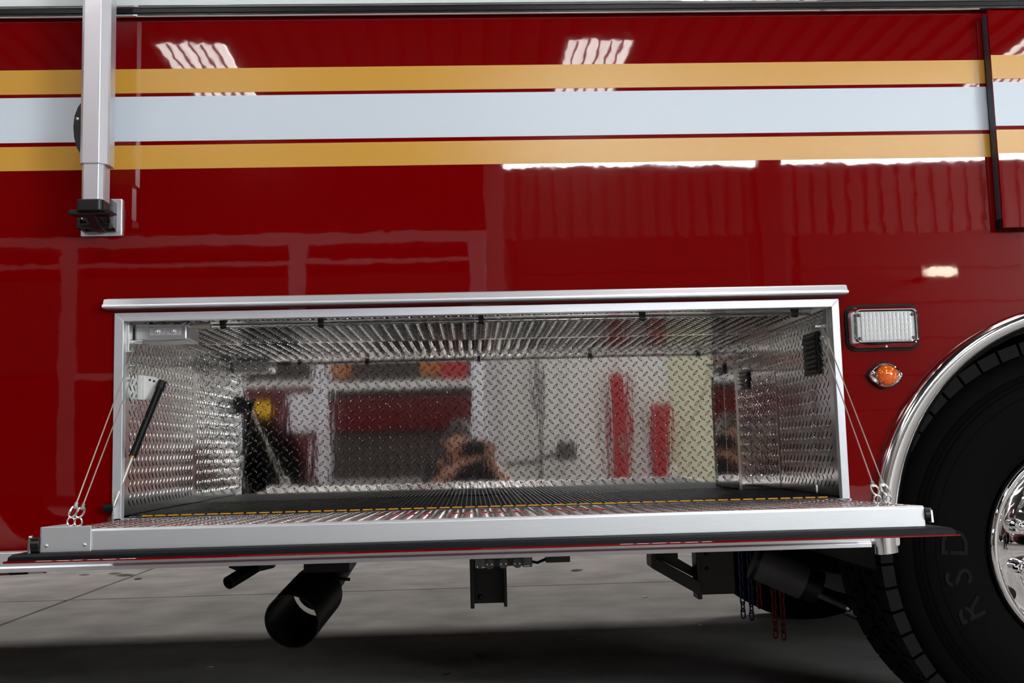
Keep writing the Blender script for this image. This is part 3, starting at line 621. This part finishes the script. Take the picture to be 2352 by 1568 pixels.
T('wheel', MB().revolve([(0, .2), (0, .43), (.03, .49), (.25, .49), (.28, .43), (.28, .2)], (WX, 2.12, WZ), 'y', 48), 'tyre', 'front tyre on the other side of the truck', smooth=True, autosm=40)

# ================================================================== chains hanging under the truck
def chain(x, y, ztop, zbot, m, label, lean=0.0):
    L = .027; n_ = max(2, int((ztop - zbot) / (L * .72)))
    root = empty('hanging_chain', (x, y, zbot), label, 'chain')
    mb = MB(); pts = []
    for a in range(0, 360, 30):
        c, s = math.cos(R(a)), math.sin(R(a)); pts.append((.0068 * c, 0, .0068 * s + (.0070 if s > 0 else -.0070)))
    me = mb.tube(pts, .0024, 7, closed=True).mesh('link'); me.materials.append(M[m]); me.polygons.foreach_set('use_smooth', [True] * len(me.polygons))
    for i in range(n_):
        o = bpy.data.objects.new('link', me); col.objects.link(o); o.parent = root
        o.location = (lean * i, 0, .014 + i * L * .72); o.rotation_euler = (0, 0, R(20 + 90 * (i % 2)))
chain(.783, .80, .512, .238, 'blue_chain', 'blue painted chain strand hanging nearest the black step bracket')
chain(.808, .80, .512, .232, 'blue_chain', 'blue chain strand hanging beside the grey suspension cylinder')
chain(.838, .82, .512, .262, 'red_chain', 'short red chain strand hanging below the grey suspension cylinder')
chain(.876, .80, .512, .178, 'red_chain', 'long red chain strand, inner one of the pair under the cylinder')
chain(.900, .80, .512, .172, 'red_chain', 'long red chain strand nearest the tyre')

# ================================================================== on the floor beyond the truck
hose = thing('air_hose', MB().tube([(-4.6, 4.55, .02), (-3.9, 4.70, .02), (-3.35, 4.84, .02), (-3.08, 4.89, .02)], .020, 12), 'hose', 'brown rubber air hose lying on the sunlit floor', 'hose', smooth=True)
part(hose, 'coupling', MB().tube([(-3.10, 4.886, .022), (-2.99, 4.91, .022)], .026, 12), 'black_rubber', 'black coupling', smooth=True)
part(hose, 'nozzle', MB().tube([(-2.99, 4.91, .022), (-2.90, 4.93, .022), (-2.88, 4.935, .022)], [.015, .017, .024], 12), 'brass', 'brass nozzle', smooth=True)
def leaf(x, y, s, a, label, m='leaf'):
    pts = [(-1, 0), (-.55, .32), (0, .42), (.5, .28), (1, 0), (.5, -.3), (0, -.4), (-.55, -.3)]
    mb = MB(); ca, sa = math.cos(a), math.sin(a)
    vs = [(x + s * (p * ca - q * sa), y + s * (p * sa + q * ca), .002 + s * .25 * abs(q) + .04 * s * p * p) for p, q in pts]
    vs += [(v[0], v[1], v[2] + .0012) for v in vs]; n_ = 8
    mb.add(vs, [tuple(range(n_ - 1, -1, -1)), tuple(range(n_, 2 * n_))] + [(i, (i + 1) % n_, n_ + (i + 1) % n_, n_ + i) for i in range(n_)])
    thing('dry_leaf' if m == 'leaf' else 'paper_scrap', mb, m, label, 'leaf' if m == 'leaf' else 'scrap', 'litter on the floor')
leaf(-2.55, 4.72, .035, .3, 'small dry leaf past the end of the air hose')
leaf(-2.36, 4.74, .045, .1, 'curled brown leaf on the bright floor left of the slab joint')
leaf(-2.25, 4.62, .06, .2, 'largest dry leaf, lying right on the slab joint')
leaf(-2.10, 4.40, .04, 1.2, 'dry leaf just right of the slab joint')
leaf(.62, 4.15, .05, .6, 'dry leaf on the bright floor below the junction box')
leaf(.02, 1.62, .028, .4, 'dark leaf on the shaded floor under the channel post')
leaf(-.10, 1.30, .022, 1.0, 'leaf crumb at the lower middle edge of the shaded floor')
leaf(-.955, 1.56, .014, .2, 'white scrap on the dark floor at lower left', 'paper')
leaf(.40, 1.86, .016, .1, 'pale scrap on the shaded floor right of centre', 'paper')
leaf(.84, 2.95, .02, .5, 'white scrap in the shade near the black step bracket', 'paper')
leaf(.93, 2.1, .016, .9, 'tiny scrap on the shaded floor left of the tyre', 'paper')

# ================================================================== second truck, parked behind the photographer
t2 = empty('rescue_truck', (-2.6, -6.3, 0), 'second red fire truck with open side lockers, seen as a reflection', 'fire truck')
Q = lambda name, mb, m, label=None, **k: part(t2, name, mb, m, label, **k)
yb = -5.1
Q('body', MB().box(-5.6, .12, yb - 2.4, yb - .45, .50, 3.1), 'red2', 'dark red body')
Q('roof_rail', MB().box(-5.6, .12, yb - .45, yb, 2.245, 2.325), 'satin', 'silver rail above the lockers')
Q('upper_body', MB().box(-5.6, .12, yb - .45, yb - .01, 2.325, 3.1), 'red2')
for x in (-4.45, -2.83, -1.22, .06): Q('post', MB().box(x - .06, x + .06, yb - .45, yb, .50, 2.245), 'satin', 'silver post between lockers', bevel=.004)
def bay(x0, x1):
    Q('shutter', MB().box(x0, x1, yb - .44, yb - .04, 1.36, 2.02), 'shutter', 'dark shutter')
    Q('shelf', MB().box(x0, x1, yb - .44, yb - .02, 2.10, 2.13), 'satin', 'locker shelf')
bay(-1.16, 0.0); bay(-2.77, -1.28); bay(-4.39, -2.89)
Q('sill', MB().box(-1.16, 0.0, yb - .06, yb - .005, 1.27, 1.33), 'white_plastic', 'white sill')
Q('gear_bag', MB().box(-1.15, -.98, yb - .04, yb - .01, 1.36, 1.58), 'orange', 'orange gear', bevel=.02)
Q('gear_bag', MB().box(-.42, -.04, yb - .04, yb - .01, 1.36, 1.58), 'orange', 'orange gear', bevel=.02)
Q('gear_bag', MB().box(-.26, -.04, yb - .02, yb + .02, 1.33, 1.47), 'locker_red', 'red gear')
Q('drawer', MB().box(-1.16, 0.0, yb - .40, yb - .02, .93, 1.20), 'red2', 'dark red drawer front')
Q('locker_floor', MB().box(-1.16, 0.0, yb - .45, yb - .02, .50, .53), 'cast', 'locker floor')
Q('drop_box', MB().box(-1.16, 0.0, yb - .42, yb - .10, .53, .93), 'shutter', 'grey-brown stowage')
Q('fender', MB().prism([(-2.77, 1.30), (-1.28, 1.30), (-1.28, .50)] + [(-1.93 + .62 * math.cos(R(a)), .50 + .62 * math.sin(R(a))) for a in range(0, 181, 12)] + [(-2.77, .50)], 'y', yb - .05, yb - .005), 'red2', 'dark red rear fender')
Q('sill', MB().box(-2.77, -1.28, yb - .06, yb, 1.30, 1.345), 'white_plastic')
Q('fuel_panel', MB().box(-1.50, -1.285, yb - .01, yb + .004, .93, 1.235), 'satin', 'silver panel', bevel=.01)
Q('emblem', MB().prism([(-1.70 + r_ * math.cos(R(a)), 1.12 + r_ * math.sin(R(a))) for a, r_ in [(i * 22.5, .085 if i % 2 else .055) for i in range(16)]], 'y', yb - .006, yb + .002), 'yellow_mark', 'yellow mark')
Q('marker', MB().box(-1.98, -1.88, yb - .006, yb + .01, 1.06, 1.18), 'locker_red', 'red marker')
w2 = Q('wheel', MB().revolve([(0, .24), (-.02, .27), (0, .44), (.05, .50), (.28, .50), (.30, .3)], (-1.93, yb - .28, .50), 'y', 40, 0, 2 * math.pi), 'tyre', 'black tyre', smooth=True, autosm=40)
part(w2, 'hub', MB().tube([(-1.93, yb - .02, .5), (-1.93, yb - .2, .5)], [.05, .24], 20), 'chrome', smooth=True)
for x in (-5.0, -3.7, -.6): Q('wheel', MB().revolve([(0, .24), (-.02, .27), (0, .44), (.05, .50), (.28, .50), (.30, .3)], (x, yb - 2.3, .50), 'y', 32), 'tyre', smooth=True, autosm=40)

# lockers and posts along the far wall, seen mirrored in the compartment
def locker(x0, x1, y, h, m, label):
    o = thing('tall_locker', MB().box(x0, x1, y - .14, y, 0, h), m, label, 'locker', bevel=.01)
    part(o, 'door', MB().box(x0 + .02, x1 - .02, y, y + .018, .08, h - .04), m, bevel=.005)
    part(o, 'handle', MB().box(x1 - .05, x1 - .03, y + .018, y + .04, h * .5, h * .5 + .16), 'zinc')
pt = empty('partition_screen', (1.2, -5.6, 0), 'low pale grey partition of upright panels, mirrored in the compartment back', 'partition')
for i, x in enumerate((.24, .80, 1.30, 1.70)):
    part(pt, 'panel', MB().box(x, (.79, 1.29, 1.69, 2.40)[i], -5.66, -5.60, .06, 1.80), 'pale_panel' if i < 3 else 'pale_yellow', bevel=.006)
for x in (.3, 2.0): part(pt, 'foot', MB().box(x, x + .2, -5.75, -5.60, 0, .06), 'steel_col')
locker(1.17, 1.34, -5.40, 1.37, 'locker_red', 'taller narrow red locker before the pale partition, seen as a reflection')
locker(1.54, 1.69, -5.40, 1.10, 'locker_red', 'shorter narrow red locker before the pale partition, seen as a reflection')
stand = empty('equipment_stand', (.55, -5.3, 0), 'dark tubular equipment stand with a box, seen as a reflection', 'stand')
part(stand, 'pole', MB().tube([(.56, -5.35, 0), (.58, -5.35, 1.0), (.54, -5.35, 1.7)], .022, 12), 'steel_col', smooth=True)
part(stand, 'arm', MB().tube([(.26, -5.35, .62), (.5, -5.35, .64), (.72, -5.35, .70)], .02, 10), 'steel_col', smooth=True)
part(stand, 'box', MB().box(.70, .86, -5.42, -5.30, .64, .80), 'steel_col', bevel=.01)
part(stand, 'base', MB().prism(arc_pts((.56, -5.35), .18, 0, 345, 23), 'z', 0, .03), 'steel_col')

# ================================================================== the photographer, crouching at the camera (mirrored in the compartment)
def skin_mesh(name, verts, edges, radii, levels=2):
    me = bpy.data.meshes.new(name); me.from_pydata(verts, edges, []); me.update()
    o = bpy.data.objects.new(name, me); col.objects.link(o)
    md = o.modifiers.new('s', 'SKIN'); md.use_smooth_shade = True
    for i, r_ in enumerate(radii):
        rr = r_ if isinstance(r_, tuple) else (r_, r_); me.skin_vertices[0].data[i].radius = rr
    me.skin_vertices[0].data[0].use_root = True
    o.modifiers.new('d', 'SUBSURF').levels = levels
    dg = bpy.context.evaluated_depsgraph_get(); out = bpy.data.meshes.new_from_object(o.evaluated_get(dg))
    bpy.data.objects.remove(o); bpy.data.meshes.remove(me); out.materials.clear(); return out
ph = empty('person', (-.12, -2.74, 0), 'crouching person in dark shirt holding a camera to the face, mirrored in the compartment', 'person')
H = Vector((-.075, -2.515, .800))      # head centre
pel, chest, nk = (-.13, -2.86, .36), (-.10, -2.74, .60), (-.07, -2.62, .705)
body_v = [pel, (-.12, -2.81, .48), chest, nk, (-.055, -2.545, .745),
          (-.235, -2.665, .655), (-.262, -2.56, .500), (-.155, -2.47, .620), (-.075, -2.425, .675),
          (.085, -2.69, .650), (.215, -2.60, .510), (.135, -2.51, .630), (.100, -2.470, .690),
          (-.20, -2.83, .33), (-.255, -2.46, .46), (-.250, -2.60, .08), (-.25, -2.44, .035),
          (-.05, -2.86, .32), (.03, -2.52, .07), (.03, -2.95, .075), (.03, -3.05, .03)]
body_e = [(0, 1), (1, 2), (2, 3), (3, 4), (2, 5), (5, 6), (6, 7), (7, 8), (2, 9), (9, 10), (10, 11), (11, 12), (0, 13), (13, 14), (14, 15), (15, 16), (0, 17), (17, 18), (18, 19), (19, 20)]
body_r = [.13, .125, (.135, .11), .055, .05, .058, .042, .031, .027, .058, .042, .031, .027, .09, .062, .042, .036, .09, .062, .042, .036]
part(ph, 'body', skin_mesh('body', body_v, body_e, body_r), 'skin', smooth=True, autosm=0)
cl_v = body_v[:4] + body_v[5:7] + body_v[9:11]
cl_e = [(0, 1), (1, 2), (2, 3), (2, 4), (4, 5), (2, 6), (6, 7)]
part(ph, 'shirt', skin_mesh('shirt', cl_v, cl_e, [.142, .138, (.150, .125), .07, .072, .054, .072, .054]), 'shirt', 'dark shirt', smooth=True, autosm=0)
tr_v = [pel, body_v[13], body_v[14], body_v[15], body_v[17], body_v[18], body_v[19]]
part(ph, 'trousers', skin_mesh('trousers', tr_v, [(0, 1), (1, 2), (2, 3), (0, 4), (4, 5), (5, 6)], [.146, .102, .074, .054, .102, .072, .054]), 'trousers', 'dark trousers', smooth=True, autosm=0)
for p, q in (((-.250, -2.61, .045), (-.25, -2.37, .04)), ((.03, -2.97, .06), (.03, -3.06, .12))):
    part(ph, 'shoe', MB().tube([p, [(a + b) / 2 for a, b in zip(p, q)], q], [.046, .048, .036], 14), 'black_rubber', smooth=True)
hd = MB(); n1, n2 = 20, 14
for i in range(n2 + 1):
    t = math.pi * i / n2
    for k in range(n1):
        a = 2 * math.pi * k / n1; x, y, z = .076 * math.sin(t) * math.cos(a), .094 * math.sin(t) * math.sin(a), .118 * math.cos(t)
        if z < 0: x *= 1 + z * 2.6; y = y * (1 + z * 1.0) + (-z) * .10
        hd.v.append(tuple(H + Vector((x, y, z))))
for i in range(n2):
    for k in range(n1): hd.f.append((i * n1 + k, (i + 1) * n1 + k, (i + 1) * n1 + (k + 1) % n1, i * n1 + (k + 1) % n1))
head = part(ph, 'head', hd, 'skin', smooth=True, autosm=0)
part(head, 'nose', MB().tube([H + Vector((0, .090, .012)), H + Vector((0, .104, -.018)), H + Vector((0, .112, -.034)), H + Vector((0, .092, -.042))], [.008, .011, .014, .008], 10), 'skin', smooth=True, autosm=0)
part(head, 'mouth', MB().tube([H + Vector((-.024, .090, -.066)), H + Vector((0, .102, -.064)), H + Vector((.024, .090, -.066))], [.003, .006, .003], 8), 'locker_red', smooth=True)
for sx in (-.031, .031):
    part(head, 'eye', MB().dome(H + Vector((sx, .083, .006)), .011, .007, axis=(0, 1, 0)), 'eye', smooth=True)
for sx in (-1, 1):
    part(head, 'ear', MB().tube([H + Vector((sx * .076, -.004, .020)), H + Vector((sx * .088, -.012, .006)), H + Vector((sx * .080, -.004, -.026))], [.009, .013, .007], 8), 'skin', smooth=True, autosm=0)
hr = MB()
for i in range(9):
    t = math.pi * .60 * i / 8
    for k in range(n1):
        a = 2 * math.pi * k / n1; f = max(0, math.sin(a)); tt = t * (1 - .34 * f)
        hr.v.append(tuple(H + Vector((.083 * math.sin(tt) * math.cos(a), .101 * math.sin(tt) * math.sin(a) - .003, .125 * math.cos(tt) + .002))))
for i in range(8):
    for k in range(n1): hr.f.append((i * n1 + k, (i + 1) * n1 + k, (i + 1) * n1 + (k + 1) % n1, i * n1 + (k + 1) % n1))
part(head, 'hair', hr, 'hair', 'short dark hair', smooth=True, autosm=0)
def hand(root, dirv, side, curl):
    root = Vector(root); d = Vector(dirv).normalized(); w = d.cross(Vector((0, 0, 1))).normalized() * side; nrm = w.cross(d).normalized()
    vs = [root, root + d * .045, root + d * .085]; es = [(0, 1), (1, 2)]; rs = [(.022, .017), (.036, .016), (.036, .013)]
    o = part(ph, 'hand', skin_mesh('hand', vs, es, rs), 'skin', smooth=True, autosm=0)
    for i, L in enumerate((.068, .078, .074, .058)):
        b = root + d * .082 + w * (.027 - .018 * i); p1 = b + d * L * .42 + curl * L * .12; p2 = p1 + d * L * .25 + curl * L * .32; p3 = p2 + d * L * .02 + curl * L * .32
        part(o, 'finger', MB().tube([b, p1, p2, p3], [.0092, .0085, .0078, .006], 10), 'skin', smooth=True)
    b = root + d * .025 + w * .034; part(o, 'thumb', MB().tube([b, b + d * .03 + w * .016, b + d * .052 + w * .014 + curl * .012], [.012, .0105, .008], 10), 'skin', smooth=True)
hand((-.075, -2.425, .675), (.55, .35, .10), 1, Vector((0, .1, 1)))
hand((.100, -2.470, .690), (-.02, .40, .55), -1, Vector((-.9, .1, .1)))
cm = thing('photo_camera', MB().prism(rrect(-.068, .068, .712, .795, .014), 'y', -2.388, -2.345).prism([(-.028, .79), (.028, .79), (.020, .818), (-.020, .818)], 'y', -2.392, -2.342), 'black_plastic', 'black camera held up by the crouching person, seen as a reflection', 'camera', bevel=.003)
part(cm, 'lens_barrel', MB().tube([(0, -2.348, .75), (0, -2.330, .75), (0, -2.330, .75), (0, -2.310, .75)], [.034, .034, .037, .037], 24), 'black_plastic', 'lens barrel', smooth=True, autosm=40)
part(cm, 'front_glass', MB().dome((0, -2.3102, .75), .029, .004, axis=(0, 1, 0), n=20), 'black_gloss', smooth=True)
part(cm, 'grip', MB().prism(rrect(.045, .070, .714, .788, .010), 'y', -2.352, -2.322), 'black_rubber', 'hand grip', bevel=.004)

# ================================================================== wall lamp across the garage, mirrored in the paint
wlamp = empty('wall_lamp', (7.63, -14.2, 3.3), 'bright oval wall lamp across the garage, mirrored in the red paint', 'lamp')
part(wlamp, 'bulb', MB().tube([(7.40, -14.1, 3.44), (7.46, -14.1, 3.44), (7.80, -14.1, 3.44), (7.86, -14.1, 3.44)], [.03, .075, .075, .03], 16), 'lamp_glow', 'glowing tube', smooth=True)
part(wlamp, 'housing', MB().box(7.36, 7.90, -14.26, -14.18, 3.36, 3.54), 'galv', bevel=.01)
part(wlamp, 'bracket', MB().box(7.58, 7.68, -15.14, -14.26, 3.40, 3.46), 'steel_col')
